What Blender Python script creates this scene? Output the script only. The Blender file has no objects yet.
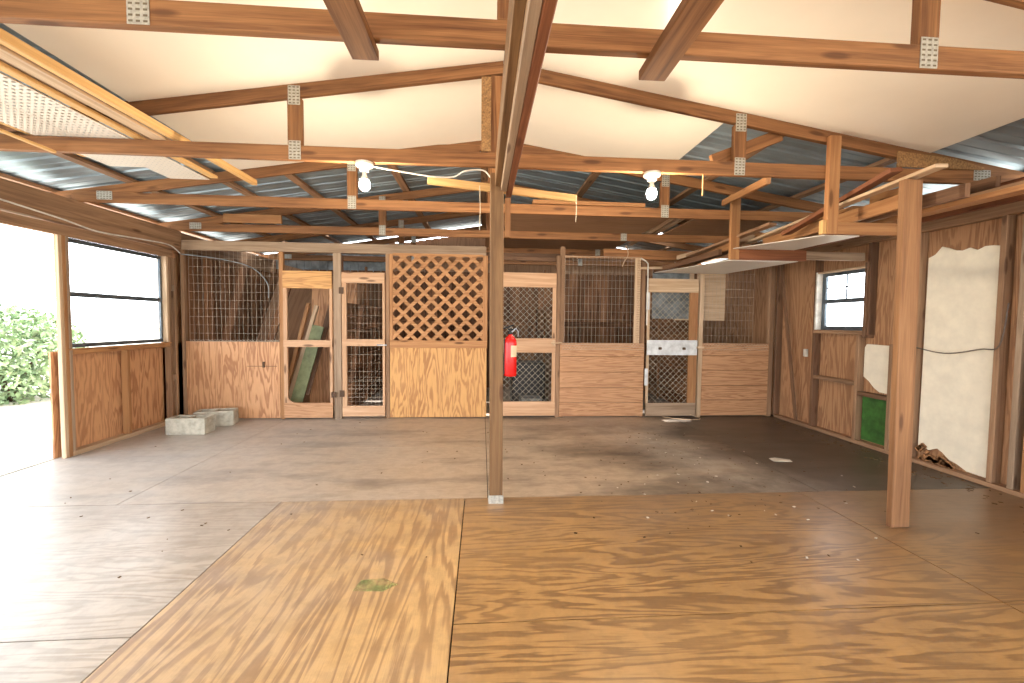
import bpy, math, random
from mathutils import Vector, Matrix
random.seed(7)
S = bpy.context.scene
COL = S.collection
V = Vector
BULB = 1050
SKY = 7.0
SUN = 16.0

# ------------------------------------------------------------------ materials
def lin(c):
    return tuple(((x/255)/12.92 if x/255 <= .04045 else ((x/255+.055)/1.055)**2.4) for x in c) + (1,)

class NT:
    def __init__(s, name):
        s.m = bpy.data.materials.new(name); s.m.use_nodes = True
        s.t = s.m.node_tree; s.n = s.t.nodes; s.b = s.n['Principled BSDF']
    def add(s, typ, **kw):
        n = s.n.new(typ)
        for k, v in kw.items():
            if k in n.inputs: n.inputs[k].default_value = v
            else: setattr(n, k, v)
        return n
    def l(s, a, ao, b, bi): s.t.links.new(a.outputs[ao], b.inputs[bi])
    def math(s, op, a, b=None, clamp=False):
        n = s.n.new('ShaderNodeMath'); n.operation = op; n.use_clamp = clamp
        for i, v in enumerate((a, b)):
            if v is None: continue
            if isinstance(v, (int, float)): n.inputs[i].default_value = v
            else: s.t.links.new(v, n.inputs[i])
        return n.outputs[0]
    def mix(s, fac, a, b, mode='MIX'):
        n = s.n.new('ShaderNodeMix'); n.data_type = 'RGBA'; n.blend_type = mode
        for i, v in ((0, fac), (6, a), (7, b)):
            if isinstance(v, (int, float)): n.inputs[i].default_value = v
            elif isinstance(v, tuple): n.inputs[i].default_value = v
            else: s.t.links.new(v, n.inputs[i])
        return n.outputs[2]
    def ramp(s, fac, stops, interp='LINEAR'):
        mx = max(p for p, _ in stops)
        if mx > 1: fac = s.math('DIVIDE', fac, mx); stops = [(p/mx, c) for p, c in stops]
        n = s.n.new('ShaderNodeValToRGB'); n.color_ramp.interpolation = interp
        e = n.color_ramp.elements
        while len(e) < len(stops): e.new(.5)
        for i, (p, c) in enumerate(stops):
            e[i].position = p; e[i].color = c if isinstance(c, tuple) else (c, c, c, 1)
        s.t.links.new(fac, n.inputs[0]); return n.outputs[0]
    def noise(s, vec, scale, detail=2, rough=.5, dist=0):
        n = s.n.new('ShaderNodeTexNoise'); n.inputs['Scale'].default_value = scale
        n.inputs['Detail'].default_value = detail; n.inputs['Roughness'].default_value = rough
        n.inputs['Distortion'].default_value = dist
        if vec is not None: s.t.links.new(vec, n.inputs['Vector'])
        return n.outputs['Fac']
    def coords(s, kind='UV', sc=(1, 1, 1)):
        t = s.n.new('ShaderNodeTexCoord'); m = s.n.new('ShaderNodeMapping')
        m.inputs['Scale'].default_value = sc
        s.t.links.new(t.outputs[kind], m.inputs['Vector']); return m.outputs[0]
    def bump(s, h, strength, dist=.002):
        n = s.n.new('ShaderNodeBump'); n.inputs['Strength'].default_value = strength
        n.inputs['Distance'].default_value = dist
        s.t.links.new(h, n.inputs['Height']); s.t.links.new(n.outputs[0], s.b.inputs['Normal'])
    def base(s, c):
        if isinstance(c, tuple): s.b.inputs['Base Color'].default_value = c
        else: s.t.links.new(c, s.b.inputs['Base Color'])
    def rough(s, r, spec=.5):
        if isinstance(r, (int, float)): s.b.inputs['Roughness'].default_value = r
        else: s.t.links.new(r, s.b.inputs['Roughness'])
        s.b.inputs['Specular IOR Level'].default_value = spec

def lumber(name, light, dark, rough=.65, knots=True, var=.35):
    k = NT(name)
    g1 = k.noise(k.coords('UV', (1.1, 26, 1)), 1.0, 3, .6, .8)
    g2 = k.noise(k.coords('UV', (6, 260, 1)), 1.0, 2, .6)
    f = k.math('ADD', k.math('MULTIPLY', g1, .75), k.math('MULTIPLY', g2, .3))
    c = k.ramp(f, [(.34, lin(dark)), (.66, lin(light))])
    low = k.noise(k.coords('UV', (.5, 1.3, 1)), 1.0, 1)
    c = k.mix(k.math('MULTIPLY', k.ramp(low, [(.38, 1.), (.62, 0.)]), var), c, lin(tuple(x*.62 for x in dark)))
    if knots:
        v = k.n.new('ShaderNodeTexVoronoi'); v.inputs['Scale'].default_value = 1
        v.inputs['Randomness'].default_value = 1
        k.t.links.new(k.coords('UV', (2.2, 9, 1)), v.inputs['Vector'])
        kn = k.ramp(v.outputs['Distance'], [(.0, 1.), (.10, .85), (.17, 0.)])
        c = k.mix(k.math('MULTIPLY', kn, .75), c, lin((70, 38, 22)))
    k.base(c); k.rough(rough, .35); k.bump(f, .25)
    return k.m

def plywood(name, light, dark, rings=11, rough=.5, contrast=1., dirt=None, spec=.5, su=.55, sv=4.2):
    k = NT(name)
    n1 = k.noise(k.coords('UV', (su, sv, 1)), 1.0, 4.5, .52, .4)
    fr = k.math('FRACT', k.math('MULTIPLY', n1, rings))
    fib = k.noise(k.coords('UV', (8, 300, 1)), 1.0, 2, .7)
    fr2 = k.math('ADD', fr, k.math('MULTIPLY', k.math('SUBTRACT', fib, .5), .22))
    band = k.ramp(fr2, [(.0, 0.), (.38, .12), (.55, .85), (.8, 1.), (.95, .1)])
    patch = k.noise(k.coords('UV', (.6, 1.4, 1)), 1.0, 2)
    amt = k.math('MULTIPLY', k.math('MULTIPLY', band, contrast), k.ramp(patch, [(.3, .55), (.6, 1.)]))
    c = k.mix(amt, lin(light), lin(dark))
    c = k.mix(k.math('MULTIPLY', k.ramp(fib, [(.3, 1.), (.6, 0.)]), .18), c, lin(tuple(x*.6 for x in dark)))
    r = None
    if dirt:
        c = dirt(k, c)
    k.base(c)
    rn = k.noise(k.coords('UV', (1.5, 4, 1)), 1., 3)
    k.rough(k.math('ADD', rough-.1, k.math('MULTIPLY', rn, .2)), spec); k.bump(fib, .12, .001)
    return k.m

def sepxyz(k, kind='Object'):
    t = k.n.new('ShaderNodeTexCoord'); s = k.n.new('ShaderNodeSeparateXYZ')
    k.t.links.new(t.outputs[kind], s.inputs[0]); return t.outputs[kind], s.outputs

def floor_dirt_sheen(grey):
    def fn(k, c):
        vec, (x, y, z) = sepxyz(k)
        n = k.noise(vec, 1.3, 5, .62)
        fine = k.noise(vec, 9, 4, .7)
        # paler towards the open side: dust, plus daylight sheen put into the colour
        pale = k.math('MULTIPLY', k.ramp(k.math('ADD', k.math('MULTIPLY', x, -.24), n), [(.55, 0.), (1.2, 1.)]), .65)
        if grey:
            c = k.mix(k.ramp(n, [(.3, .75), (.7, .5)]), c, lin((178, 160, 140)))
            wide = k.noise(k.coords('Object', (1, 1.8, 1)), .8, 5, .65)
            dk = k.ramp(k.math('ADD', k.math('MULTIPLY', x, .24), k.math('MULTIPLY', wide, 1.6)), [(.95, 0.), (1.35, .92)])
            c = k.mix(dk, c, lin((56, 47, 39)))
            st = k.ramp(k.noise(k.coords('Object', (.6, 2.2, 1)), 1.3, 5, .68), [(.50, 0.), (.64, .6)])
            c = k.mix(st, c, lin((96, 82, 72)))
            w2 = k.noise(vec, 3.5, 5, .7)
            tr = k.math('ABSOLUTE', k.math('SUBTRACT', k.math('ADD', x, k.math('MULTIPLY', y, .30)), k.math('ADD', 2.75, k.math('MULTIPLY', n, .6))))
            c = k.mix(k.math('MULTIPLY', k.ramp(tr, [(0., .75), (.55, 0.)]), k.ramp(w2, [(.35, .2), (.6, 1.)])), c, lin((176, 166, 154)))
        else:
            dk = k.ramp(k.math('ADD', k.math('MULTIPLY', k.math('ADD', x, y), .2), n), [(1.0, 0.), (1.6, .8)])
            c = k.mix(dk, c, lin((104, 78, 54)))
            w2 = k.noise(k.coords('Object', (1, 2.5, 1)), 2.2, 5, .7)
            g3 = k.ramp(k.math('ADD', k.math('MULTIPLY', y, .3), k.math('MULTIPLY', w2, .7)), [(.95, 0.), (1.3, .55)])
            c = k.mix(g3, c, lin((150, 124, 98)))
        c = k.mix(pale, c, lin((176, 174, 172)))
        c = k.mix(k.math('MULTIPLY', k.ramp(fine, [(.42, 1.), (.56, 0.)]), .16), c, lin((92, 76, 62)))
        return c
    return fn

def plain(name, rgb, rough=.6, metal=0., nz=0.08, scale=8, spec=.5):
    k = NT(name); n = k.noise(k.coords('Object'), scale, 4, .6)
    d = tuple(max(0, x*(1-nz*2.5)) for x in rgb)
    k.base(k.mix(k.ramp(n, [(.35, 0.), (.65, 1.)]), lin(d), lin(rgb)))
    k.rough(rough, spec); k.b.inputs['Metallic'].default_value = metal
    return k.m

def white_panel(name, rgb, rough=.28):
    k = NT(name); vec = k.coords('Object')
    n = k.noise(vec, 1.6, 4, .6); f = k.noise(k.coords('Object', (3, 50, 3)), 1, 2)
    c = k.mix(k.math('MULTIPLY', k.ramp(n, [(.4, 0.), (.7, 1.)]), .25), lin(rgb), lin(tuple(x*.9 for x in rgb)))
    k.base(c); k.rough(rough, .5); k.bump(f, .25, .002)
    return k.m

def roof_metal(name, rgb=(120, 128, 134), rough=.33, metal=.85):
    k = NT(name); n = k.noise(k.coords('Object', (1.2, 2, 1)), 1.5, 3, .6)
    k.base(k.mix(k.ramp(n, [(.3, 0.), (.7, 1.)]), lin(tuple(x*.82 for x in rgb)), lin(rgb)))
    k.b.inputs['Metallic'].default_value = metal
    k.rough(k.math('ADD', rough-.08, k.math('MULTIPLY', n, .25)))
    k.bump(k.noise(k.coords('Object', (.6, 1, 1)), 1.2, 0), .25, .01)
    return k.m

def peg(name):
    k = NT(name)
    t = k.coords('UV', (28, 28, 1)); s = k.n.new('ShaderNodeSeparateXYZ'); k.t.links.new(t, s.inputs[0])
    fx = k.math('SUBTRACT', k.math('FRACT', s.outputs[0]), .5); fy = k.math('SUBTRACT', k.math('FRACT', s.outputs[1]), .5)
    d = k.math('SQRT', k.math('ADD', k.math('MULTIPLY', fx, fx), k.math('MULTIPLY', fy, fy)))
    hole = k.math('GREATER_THAN', d, .26)
    k.base(lin((226, 219, 208))); k.rough(.55)
    k.t.links.new(hole, k.b.inputs['Alpha'])
    return k.m

M = dict(
    truss=lumber('truss_wood', (172, 122, 78), (104, 66, 40)),
    weath=lumber('weathered_wood', (176, 140, 108), (124, 92, 68)),
    yellow=lumber('fresh_pine', (228, 188, 128), (196, 150, 92), knots=False, var=.15),
    pale=lumber('pale_pine', (214, 188, 158), (178, 148, 116), knots=False, var=.2),
    orange=lumber('orange_pine', (188, 140, 94), (148, 100, 62), var=.25),
    door=lumber('door_pine', (214, 176, 142), (182, 138, 102), var=.2),
    greyw=lumber('grey_lumber', (176, 152, 128), (134, 110, 88), var=.3),
    redpost=lumber('reddish_post_wood', (166, 122, 82), (118, 80, 52), var=.3),
    dark=lumber('dark_wood', (138, 104, 78), (92, 64, 46), var=.5),
    red=lumber('red_brown_wood', (146, 92, 60), (98, 56, 36), var=.3),
    post=lumber('post_wood', (142, 108, 72), (96, 68, 42), var=.25),
    lath=lumber('lattice_wood', (196, 146, 100), (152, 104, 64), knots=False, var=.2),
    inner=lumber('stall_boards', (158, 112, 76), (96, 62, 40), var=.6),
    ply_w=plywood('wall_plywood', (208, 158, 114), (154, 102, 66), 15, .6, .85),
    ply_r=plywood('brown_wall_plywood', (182, 138, 100), (132, 90, 60), 14, .65, .75),
    ply_y=plywood('half_wall_plywood', (210, 160, 98), (158, 106, 58), 15, .55, .9),
    ply_p=plywood('plank_plywood', (194, 148, 108), (150, 102, 68), 14, .6, .8, sv=8),
    ply_d=plywood('dark_plywood', (156, 122, 92), (122, 90, 66), 12, .65, .5),
    fl_w=plywood('floor_plywood', (210, 172, 118), (156, 118, 78), 13, .38, 1., floor_dirt_sheen(False), .6, su=.42),
    fl_r=plywood('brown_floor_plywood', (182, 142, 90), (128, 96, 62), 13, .34, 1., floor_dirt_sheen(False), .6),
    fl_l=plywood('sheen_tinted_floor_plywood', (192, 178, 160), (160, 144, 124), 13, .36, 1., floor_dirt_sheen(False), .6),  # left sheets greyed: daylight sheen from the open side mixed into the wood colour
    fl_g=plywood('worn_floor_plywood', (192, 170, 144), (154, 130, 106), 20, .42, .6, floor_dirt_sheen(True), .6),
    osb=plain('chipboard', (182, 138, 88), .7, nz=.12, scale=90),
    panel=white_panel('white_ceiling_board', (242, 234, 220)),
    shelfw=white_panel('white_sheet', (222, 218, 210), .5),
    plaster=plain('painted_white_board', (242, 234, 214), .5, 0, .022, 7),
    tornp=plain('torn_paper', (190, 136, 90), .9, nz=.2, scale=30),
    green=plain('green_paint', (62, 112, 46), .55, nz=.12, scale=12),
    dgreen=plain('faded_green_paint', (134, 142, 104), .7, nz=.08, scale=9),
    roof=roof_metal('galvanised_roofing', (166, 186, 200), .38, .6),
    plate=plain('galvanised_plate', (196, 194, 184), .4, .35, .08, 60),
    tooth=plain('plate_slots', (120, 108, 88), .6, .0),
    wire=plain('galvanised_wire', (200, 188, 168), .5, .3),
    rustw=plain('rusty_wire', (150, 110, 80), .7, .1),
    greym=plain('grey_sheet_metal', (140, 148, 152), .45, .4, .12, 6),
    concrete=plain('concrete_block', (190, 184, 168), .95, 0, .07, 14),
    redp=plain('red_enamel', (206, 24, 22), .25, 0, .02),
    black=plain('black_plastic', (26, 26, 26), .5),
    cord=plain('old_grey_cable', (110, 96, 84), .6),
    steel=plain('steel', (190, 190, 190), .3, .9),
    whitep=plain('white_plastic', (236, 232, 222), .4),
    porcelain=plain('porcelain', (240, 234, 222), .25),
    label=plain('paper_label', (226, 206, 170), .6),
    bluefr=plain('aluminium_window_frame', (104, 116, 126), .4, .5),
    string=plain('cotton_string', (226, 214, 190), .8),
    soil=plain('pale_sandy_ground', (226, 218, 204), .95, 0, .08, 3),
    leaf=plain('leaf_green', (164, 192, 142), .6, 0, .2, 6),
    bark=plain('bark', (90, 70, 50), .9),
    dirt=plain('litter', (120, 96, 70), .9),
    flake=plain('pale_flakes', (226, 218, 204), .8),
    gap=plain('subfloor', (50, 38, 28), .9),
    hinge=plain('rusty_hinge', (96, 72, 54), .6, .5),
    whitem=plain('white_painted_metal', (222, 226, 228), .4, .1, .06, 12),
)
gl = NT('window_glass'); gl.base((1, 1, 1, 1)); gl.rough(.02)
gl.b.inputs['Transmission Weight'].default_value = 1; gl.b.inputs['IOR'].default_value = 1.02
M['glass'] = gl.m
scr = NT('insect_screen'); scr.base(lin((150, 150, 150))); scr.rough(.8); scr.b.inputs['Alpha'].default_value = .18
M['screen'] = scr.m
bl = NT('lit_bulb'); bl.base((1, .9, .7, 1)); bl.b.inputs['Emission Color'].default_value = (1, .84, .62, 1)
bl.b.inputs['Emission Strength'].default_value = BULB
M['bulb'] = bl.m
M['peg'] = peg('white_pegboard')

# ------------------------------------------------------------------ mesh building
class MB:
    def __init__(s): s.v = []; s.f = []; s.uv = []; s.mi = []
    def face(s, idx, uvs, mi=0): s.f.append(idx); s.uv.append(uvs); s.mi.append(mi)
    def obox(s, c, ax, size, grain=None, mi=0):
        """box: centre, three unit axes, full sizes"""
        c = V(c); h = [x/2 for x in size]
        if grain is None: grain = max(range(3), key=lambda i: size[i])
        b = len(s.v); P = []
        for i in (-1, 1):
            for j in (-1, 1):
                for k in (-1, 1):
                    p = (i*h[0], j*h[1], k*h[2]); P.append(p)
                    s.v.append(c + ax[0]*p[0] + ax[1]*p[1] + ax[2]*p[2])
        o1, o2 = [i for i in range(3) if i != grain]
        u0, v0 = random.uniform(0, 60), random.uniform(0, 60)
        for q in ((0, 1, 3, 2), (4, 6, 7, 5), (0, 4, 5, 1), (2, 3, 7, 6), (0, 2, 6, 4), (1, 5, 7, 3)):
            n = [len({round(P[k][a], 9) for k in q}) == 1 for a in range(3)].index(True)
            if n == grain: uv = [(u0 + P[k][o1]*.3, v0 + P[k][o2]) for k in q]
            elif n == o1: uv = [(u0 + P[k][grain], v0 + P[k][o2]) for k in q]
            else: uv = [(u0 + P[k][grain], v0 + 3 + P[k][o1]) for k in q]
            s.face([b+k for k in q], uv, mi)
        return s
    def box(s, x0, x1, y0, y1, z0, z1, grain=None, mi=0):
        return s.obox(((x0+x1)/2, (y0+y1)/2, (z0+z1)/2), (V((1,0,0)), V((0,1,0)), V((0,0,1))),
                      (abs(x1-x0), abs(y1-y0), abs(z1-z0)), grain, mi)
    def plank(s, a, b, w, t, up=(0, 0, 1), mi=0):
        """board from a to b (axis through its centre); w across 'up', t across the side"""
        a, b = V(a), V(b); d = (b-a); L = d.length; d.normalize()
        side = d.cross(V(up)).normalized(); u = side.cross(d)
        return s.obox((a+b)/2, (d, u, side), (L, w, t), 0, mi)
    def prism(s, pts, z0, z1, frame=None, mi=0):
        """polygon pts (2D) extruded; frame(u,v,w)->world"""
        fr = frame or (lambda u, v, w: V((u, v, w)))
        n = len(pts); b = len(s.v); u0, v0 = random.uniform(0, 60), random.uniform(0, 60)
        for z in (z0, z1):
            for p in pts: s.v.append(fr(p[0], p[1], z))
        s.face([b+i for i in range(n)][::-1], [(u0+p[0], v0+p[1]) for p in pts][::-1], mi)
        s.face([b+n+i for i in range(n)], [(u0+p[0], v0+p[1]) for p in pts], mi)
        for i in range(n):
            j = (i+1) % n
            s.face([b+i, b+j, b+n+j, b+n+i], [(u0, v0), (u0+.1, v0), (u0+.1, v0+.02), (u0, v0+.02)], mi)
        return s
    def tube(s, pts, r, seg=6, mi=0, cap=True):
        pts = [V(p) for p in pts]; b0 = len(s.v); n = len(pts)
        rr = r if isinstance(r, (list, tuple)) else [r]*n
        prev = None
        for i, p in enumerate(pts):
            d = (pts[min(i+1, n-1)] - pts[max(i-1, 0)]).normalized()
            if prev is None:
                a = V((0, 0, 1)) if abs(d.z) < .9 else V((1, 0, 0)); e1 = d.cross(a).normalized()
            else: e1 = (prev - d*prev.dot(d)).normalized()
            prev = e1; e2 = d.cross(e1)
            for k in range(seg):
                t = 2*math.pi*(k+.5)/seg
                s.v.append(p + (e1*math.cos(t) + e2*math.sin(t))*rr[i])
        for i in range(n-1):
            for k in range(seg):
                k2 = (k+1) % seg; a = b0+i*seg
                s.face([a+k, a+k2, a+seg+k2, a+seg+k], [(i*.1, k*.1)]*4, mi)
        if cap:
            s.face([b0+k for k in range(seg)][::-1], [(0, 0)]*seg, mi)
            s.face([b0+(n-1)*seg+k for k in range(seg)], [(0, 0)]*seg, mi)
        return s
    def lathe(s, prof, c, seg=24, mi=0):
        c = V(c); b = len(s.v)
        for (r, z) in prof:
            for k in range(seg):
                t = 2*math.pi*k/seg; s.v.append(c + V((r*math.cos(t), r*math.sin(t), z)))
        for i in range(len(prof)-1):
            for k in range(seg):
                k2 = (k+1) % seg
                s.face([b+i*seg+k, b+i*seg+k2, b+(i+1)*seg+k2, b+(i+1)*seg+k], [(k/seg, i*.1)]*4, mi)
        s.face([b+k for k in range(seg)][::-1], [(0, 0)]*seg, mi)
        s.face([b+(len(prof)-1)*seg+k for k in range(seg)], [(0, 0)]*seg, mi)
        return s
    def build(s, name, mats, parent=None, bevel=0, smooth=False, base=True):
        me = bpy.data.meshes.new(name)
        xs = [p.x for p in s.v]; ys = [p.y for p in s.v]; zs = [p.z for p in s.v]
        o0 = V(((min(xs)+max(xs))/2, (min(ys)+max(ys))/2, min(zs))) if base else V((0, 0, 0))
        me.from_pydata([tuple(p-o0) for p in s.v], [], s.f)
        uvl = me.uv_layers.new(name='UVMap'); i = 0
        for uvs in s.uv:
            for uv in uvs: uvl.data[i].uv = uv; i += 1
        for m in (mats if isinstance(mats, (list, tuple)) else [mats]):
            me.materials.append(M[m])
        for p, mi in zip(me.polygons, s.mi): p.material_index = mi
        if smooth:
            me.shade_smooth()
            me.set_sharp_from_angle(angle=math.radians(40))
        o = bpy.data.objects.new(name, me); COL.objects.link(o)
        if parent is not None:
            o.parent = parent; o.location = o0 - wloc(parent)
        else: o.location = o0
        if bevel:
            b = o.modifiers.new('edge', 'BEVEL'); b.width = bevel; b.segments = 1; b.limit_method = 'ANGLE'
        return o

def wloc(o):
    p = V(o.location)
    while o.parent is not None:
        o = o.parent; p += V(o.location)
    return p
def tag(o, label=None, cat=None, group=None, kind=None):
    for k, v in (('label', label), ('category', cat), ('group', group), ('kind', kind)):
        if v: o[k] = v
    return o
def empty(name, loc, label=None, cat=None, group=None, kind=None):
    o = bpy.data.objects.new(name, None); o.location = loc; o.empty_display_size = .1
    COL.objects.link(o); return tag(o, label, cat, group, kind)
def child(e, nm): return [o for o in bpy.data.objects if o.parent == e and o.name.startswith(nm)][0]
def copy_tree(o, parent=None):
    c = o.copy(); COL.objects.link(c)
    if parent is not None: c.parent = parent
    for ch in [x for x in bpy.data.objects if x.parent == o]: copy_tree(ch, c)
    return c

XL, XR, YF, YB = -3.6, 3.87, 5.40, 7.9      # left/right stud faces, stall front, building end
XC = .135
TY = 1.22                                    # truss spacing
T2 = 2.93
SL = .158
def zlow(x): return 2.875 - SL*abs(x-XC)     # underside of rafters

# ------------------------------------------------------------------ floor and ground
m = MB()
g = .003
def sheet(x0, x1, y0, y1, grain, mi): m.box(x0+g, x1-g, y0+g, y1-g, -.018, 0, grain, mi)
cols = [-3.685, -1.34, -.11, 2.33, 3.98]
for (y0, y1) in ((-3.2, -1.98), (-1.98, -.76), (-.76, .46), (.46, 1.69), (1.69, 2.93)):
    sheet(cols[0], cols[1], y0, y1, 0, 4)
    sheet(cols[2], cols[3], y0, y1, 0, 3); sheet(cols[3], cols[4], y0, y1, 0, 3)
for (y0, y1) in ((-3.2, -1.98), (-1.98, .46), (.46, 2.93)): sheet(cols[1], cols[2], y0, y1, 1, 0)
for (y0, y1) in ((2.93, 4.16), (4.16, 5.38), (5.38, 6.6), (6.6, 7.95)):
    for x0, x1 in ((-3.685, -2.39), (-2.39, .05), (.05, 2.49), (2.49, 3.98)): sheet(x0, x1, y0, y1, 0, 1)
m.box(-3.74, 3.98, -3.2, 7.95, -.05, -.0185, 0, 2)
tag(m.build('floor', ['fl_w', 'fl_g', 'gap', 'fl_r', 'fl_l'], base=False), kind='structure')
m = MB().box(-60, -3.741, -60, 60, -.35, -.012, 0).box(3.99, 60, -60, 60, -.35, -.012, 0).box(-3.741, 3.99, -60, 60, -.35, -.052, 0)
tag(m.build('ground', 'soil', base=False), kind='structure')

# bush and low plants outside the open side
def leaves(c, rad, n, size, seed, mm=None):
    rnd = random.Random(seed); mm = mm or MB()
    for _ in range(n):
        while True:
            p = V((rnd.uniform(-1, 1), rnd.uniform(-1, 1), rnd.uniform(-.9, 1)))
            if .25 < p.length < 1: break
        p = V((c[0]+p.x*rad[0], c[1]+p.y*rad[1], c[2]+p.z*rad[2]))
        a = V((rnd.gauss(0, 1), rnd.gauss(0, 1), rnd.gauss(0, 1))).normalized()
        b = a.cross(V((rnd.gauss(0, 1), rnd.gauss(0, 1), rnd.gauss(0, 1)))).normalized()
        s = size*rnd.uniform(.6, 1.3); i = len(mm.v)
        mm.v += [p-a*s, p+b*s*.45, p+a*s, p-b*s*.45]
        mm.face([i, i+1, i+2, i+3], [(0, 0), (1, 0), (1, 1), (0, 1)])
    return mm
for nm, c, rad, n, sd, lb in (('bush', (-6.95, 6.75, .64), (.9, .9, .76), 5200, 1, 'low leafy green bush just beyond the left door post, outside the opening'),
                       ('bush', (-9.0, 6.3, .6), (1.0, 1.0, .7), 4200, 2, 'low green bush at the left picture edge, outside the opening')):
    e = empty(nm, (c[0], c[1], -.012), lb, nm)
    leaves(c, rad, n, .055 if nm == 'bush' else .13, sd).build('foliage', 'leaf', e)
    b = MB()
    for k in range(5):
        t = k*1.3; b.tube([(c[0]+.03*k, c[1], -.12), (c[0]+.2*rad[0]*math.cos(t), c[1]+.2*rad[1]*math.sin(t), c[2]*.5), (c[0]+.6*rad[0]*math.cos(t), c[1]+.6*rad[1]*math.sin(t), c[2]+.3*rad[2])], [.035, .02, .008] if nm == 'bush' else [.1, .07, .02])
    b.build('branches', 'bark', e)

# ------------------------------------------------------------------ roof trusses
def gusset(mb, x, z, w, h, y, ang=0):
    """toothed metal plate face at y (towards -y), slots as second material"""
    ax = (V((math.cos(ang), 0, math.sin(ang))), V((0, 1, 0)), V((-math.sin(ang), 0, math.cos(ang))))
    mb.obox((x, y, z), ax, (w, .003, h), 0, 0)
    nx, nz = max(2, round(w/.028)), max(2, round(h/.02))
    for i in range(nx):
        for j in range(nz):
            u = (i+.5)/nx-.5; v = (j+.5)/nz-.5
            cc = V((x, y-.0018, z)) + ax[0]*u*w + ax[2]*v*h
            mb.obox(cc, ax, (w/nx*.55, .0012, h/nz*.35), 0, 1)
def make_truss():
    r = empty('roof_truss', (XC, 0, 2.265))
    t = .038
    m = MB(); m.box(-3.66, 3.93, -t/2, t/2, 2.265, 2.357); m.build('bottom_chord', 'truss', r, .003)
    for s in (-1, 1):
        a = V((XC, 0, zlow(XC)+.045)); b = V((XC+s*4.15, 0, zlow(XC+s*4.15)+.045))
        m = MB(); m.plank(a, b, .09, t-.002, up=(0, 0, 1)); m.build('rafter', 'truss', r, .003)
    m = MB(); m.box(.05, .138, -t/2, t/2, 2.357, zlow(.05)-.002); m.build('king_post', 'truss', r, .003)
    for x in (-1.215, 1.785):
        m = MB(); m.box(x-.045, x+.045, -t/2, t/2, 2.357, zlow(x)-.004); m.build('web_post', 'truss', r, .003)
        for z in (2.325, zlow(x)-.0):
            m = MB(); gusset(m, x, z if z < 2.4 else z+.01, .075, .12, -t/2-.002); m.build('gusset_plate', ['plate', 'tooth'], r)
    for x in (-3.38, 3.62):
        m = MB(); gusset(m, x, 2.325, .13, .075, -t/2-.002); m.build('gusset_plate', ['plate', 'tooth'], r)
    return r
tr = make_truss()
ys = [(1.667, 'nearest roof truss, its bottom chord crossing the top of the picture'),
      (T2, 'roof truss over the centre post, carrying the two lit bulbs'),
      (T2+TY, 'third roof truss back, behind the bulbs'),
      (T2+2*TY, 'roof truss just above the front of the stalls'),
      (T2+3*TY, 'roof truss over the stalls, behind the loft plywood'),
      (T2-2*TY, 'roof truss above the viewer, beyond the top edge of the picture'),
      (T2+4*TY-.04, 'rearmost roof truss by the back wall'),
      (T2-3*TY, 'roof truss behind the viewer, towards the open front')]
for i, (y, lb) in enumerate(ys):
    o = tr if i == 0 else copy_tree(tr)
    o.location.y = y; tag(o, lb, 'roof truss', 'roof trusses')
truss2 = None

# extra scabs and webs on single trusses: own boards
def board(name, a, b, w, t, mat, label, cat='board', up=(0, 0, 1), group=None, bevel=.002, parent=None):
    m = MB(); m.plank(a, b, w, t, up); o = m.build(name, mat, parent, bevel)
    if parent is None: tag(o, label, cat, group)
    elif label: o['label'] = label
    return o
fy = T2-.019
m = MB(); m.prism([(-.62, 2.362), (-.02, 2.362), (-.02, 2.43), (-.3, 2.41)], 0, .03, lambda u, v, w: V((u, T2+.019+w, v)))
tag(m.build('splice_board', 'truss'), 'tapered brown splice board above the truss chord, left of the centre post', 'board')
m = MB(); m.prism([(.20, 2.362), (.62, 2.362), (.46, 2.40), (.32, 2.425), (.20, 2.43)], 0, .03, lambda u, v, w: V((u, T2+.019+w, v)))
tag(m.build('splice_board', 'truss'), 'rounded brown splice board above the truss chord, right of the centre post', 'board')
m = MB(); m.box(-.012, .052, T2-.034, T2-.020, 2.362, 2.84)
tag(m.build('chipboard_strip', 'osb'), 'upright chipboard strip beside the ridge beam, under the roof peak', 'board')
board('brace_board', (1.62, T2+.05, 2.38), (2.12, T2+.05, 2.58), .085, .035, 'truss', 'slanted brace board between chord and rafter, right of the right bulb')
m = MB(); m.prism([(2.95, 2.36), (3.62, 2.36), (3.62, 2.375), (3.40, 2.43), (2.95, 2.47)], 0, .012, lambda u, v, w: V((u, T2-.034+w, v)))
tag(m.build('heel_gusset', 'osb'), 'rough chipboard gusset at the right end of the bulb truss', 'board')

# ------------------------------------------------------------------ metal roof (ceiling)
def roof_slope(side, y0, y1):
    m = MB(); n = max(2, round((y1-y0)/.05)); rows = []
    zt = 3.002
    ys_ = []
    y = y0
    prof = [(0, 0), (.012, .016), (.03, .016), (.042, 0), (.12, 0), (.126, .004), (.134, 0)]
    while y < y1-.02:
        for dy, dz in prof:
            if y+dy < y1: ys_.append((y+dy, dz))
        y += .2
    ys_.append((y1, 0))
    xs = [XC, XC+side*1.4, XC+side*2.42, XC+side*2.87, XC+side*4.3]
    for x in xs:
        rows.append([len(m.v)+i for i in range(len(ys_))])
        for (yy, dz) in ys_: m.v.append(V((x, yy, zt - SL*abs(x-XC) + dz)))
    for a, b in zip(rows, rows[1:]):
        for i in range(len(ys_)-1):
            if side > 0 and rows.index(a) == 2 and 6.32 < ys_[i][0] < 6.46: continue
            m.face([a[i], a[i+1], b[i+1], b[i]], [(0, 0), (0, 1), (1, 1), (1, 0)])
    return m
first = None
segs = []
y = -3.6
while y < 6.85:
    segs.append((y, min(y+.88, 6.90))); y += .87
segs += [(7.09, 7.84)]
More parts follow.
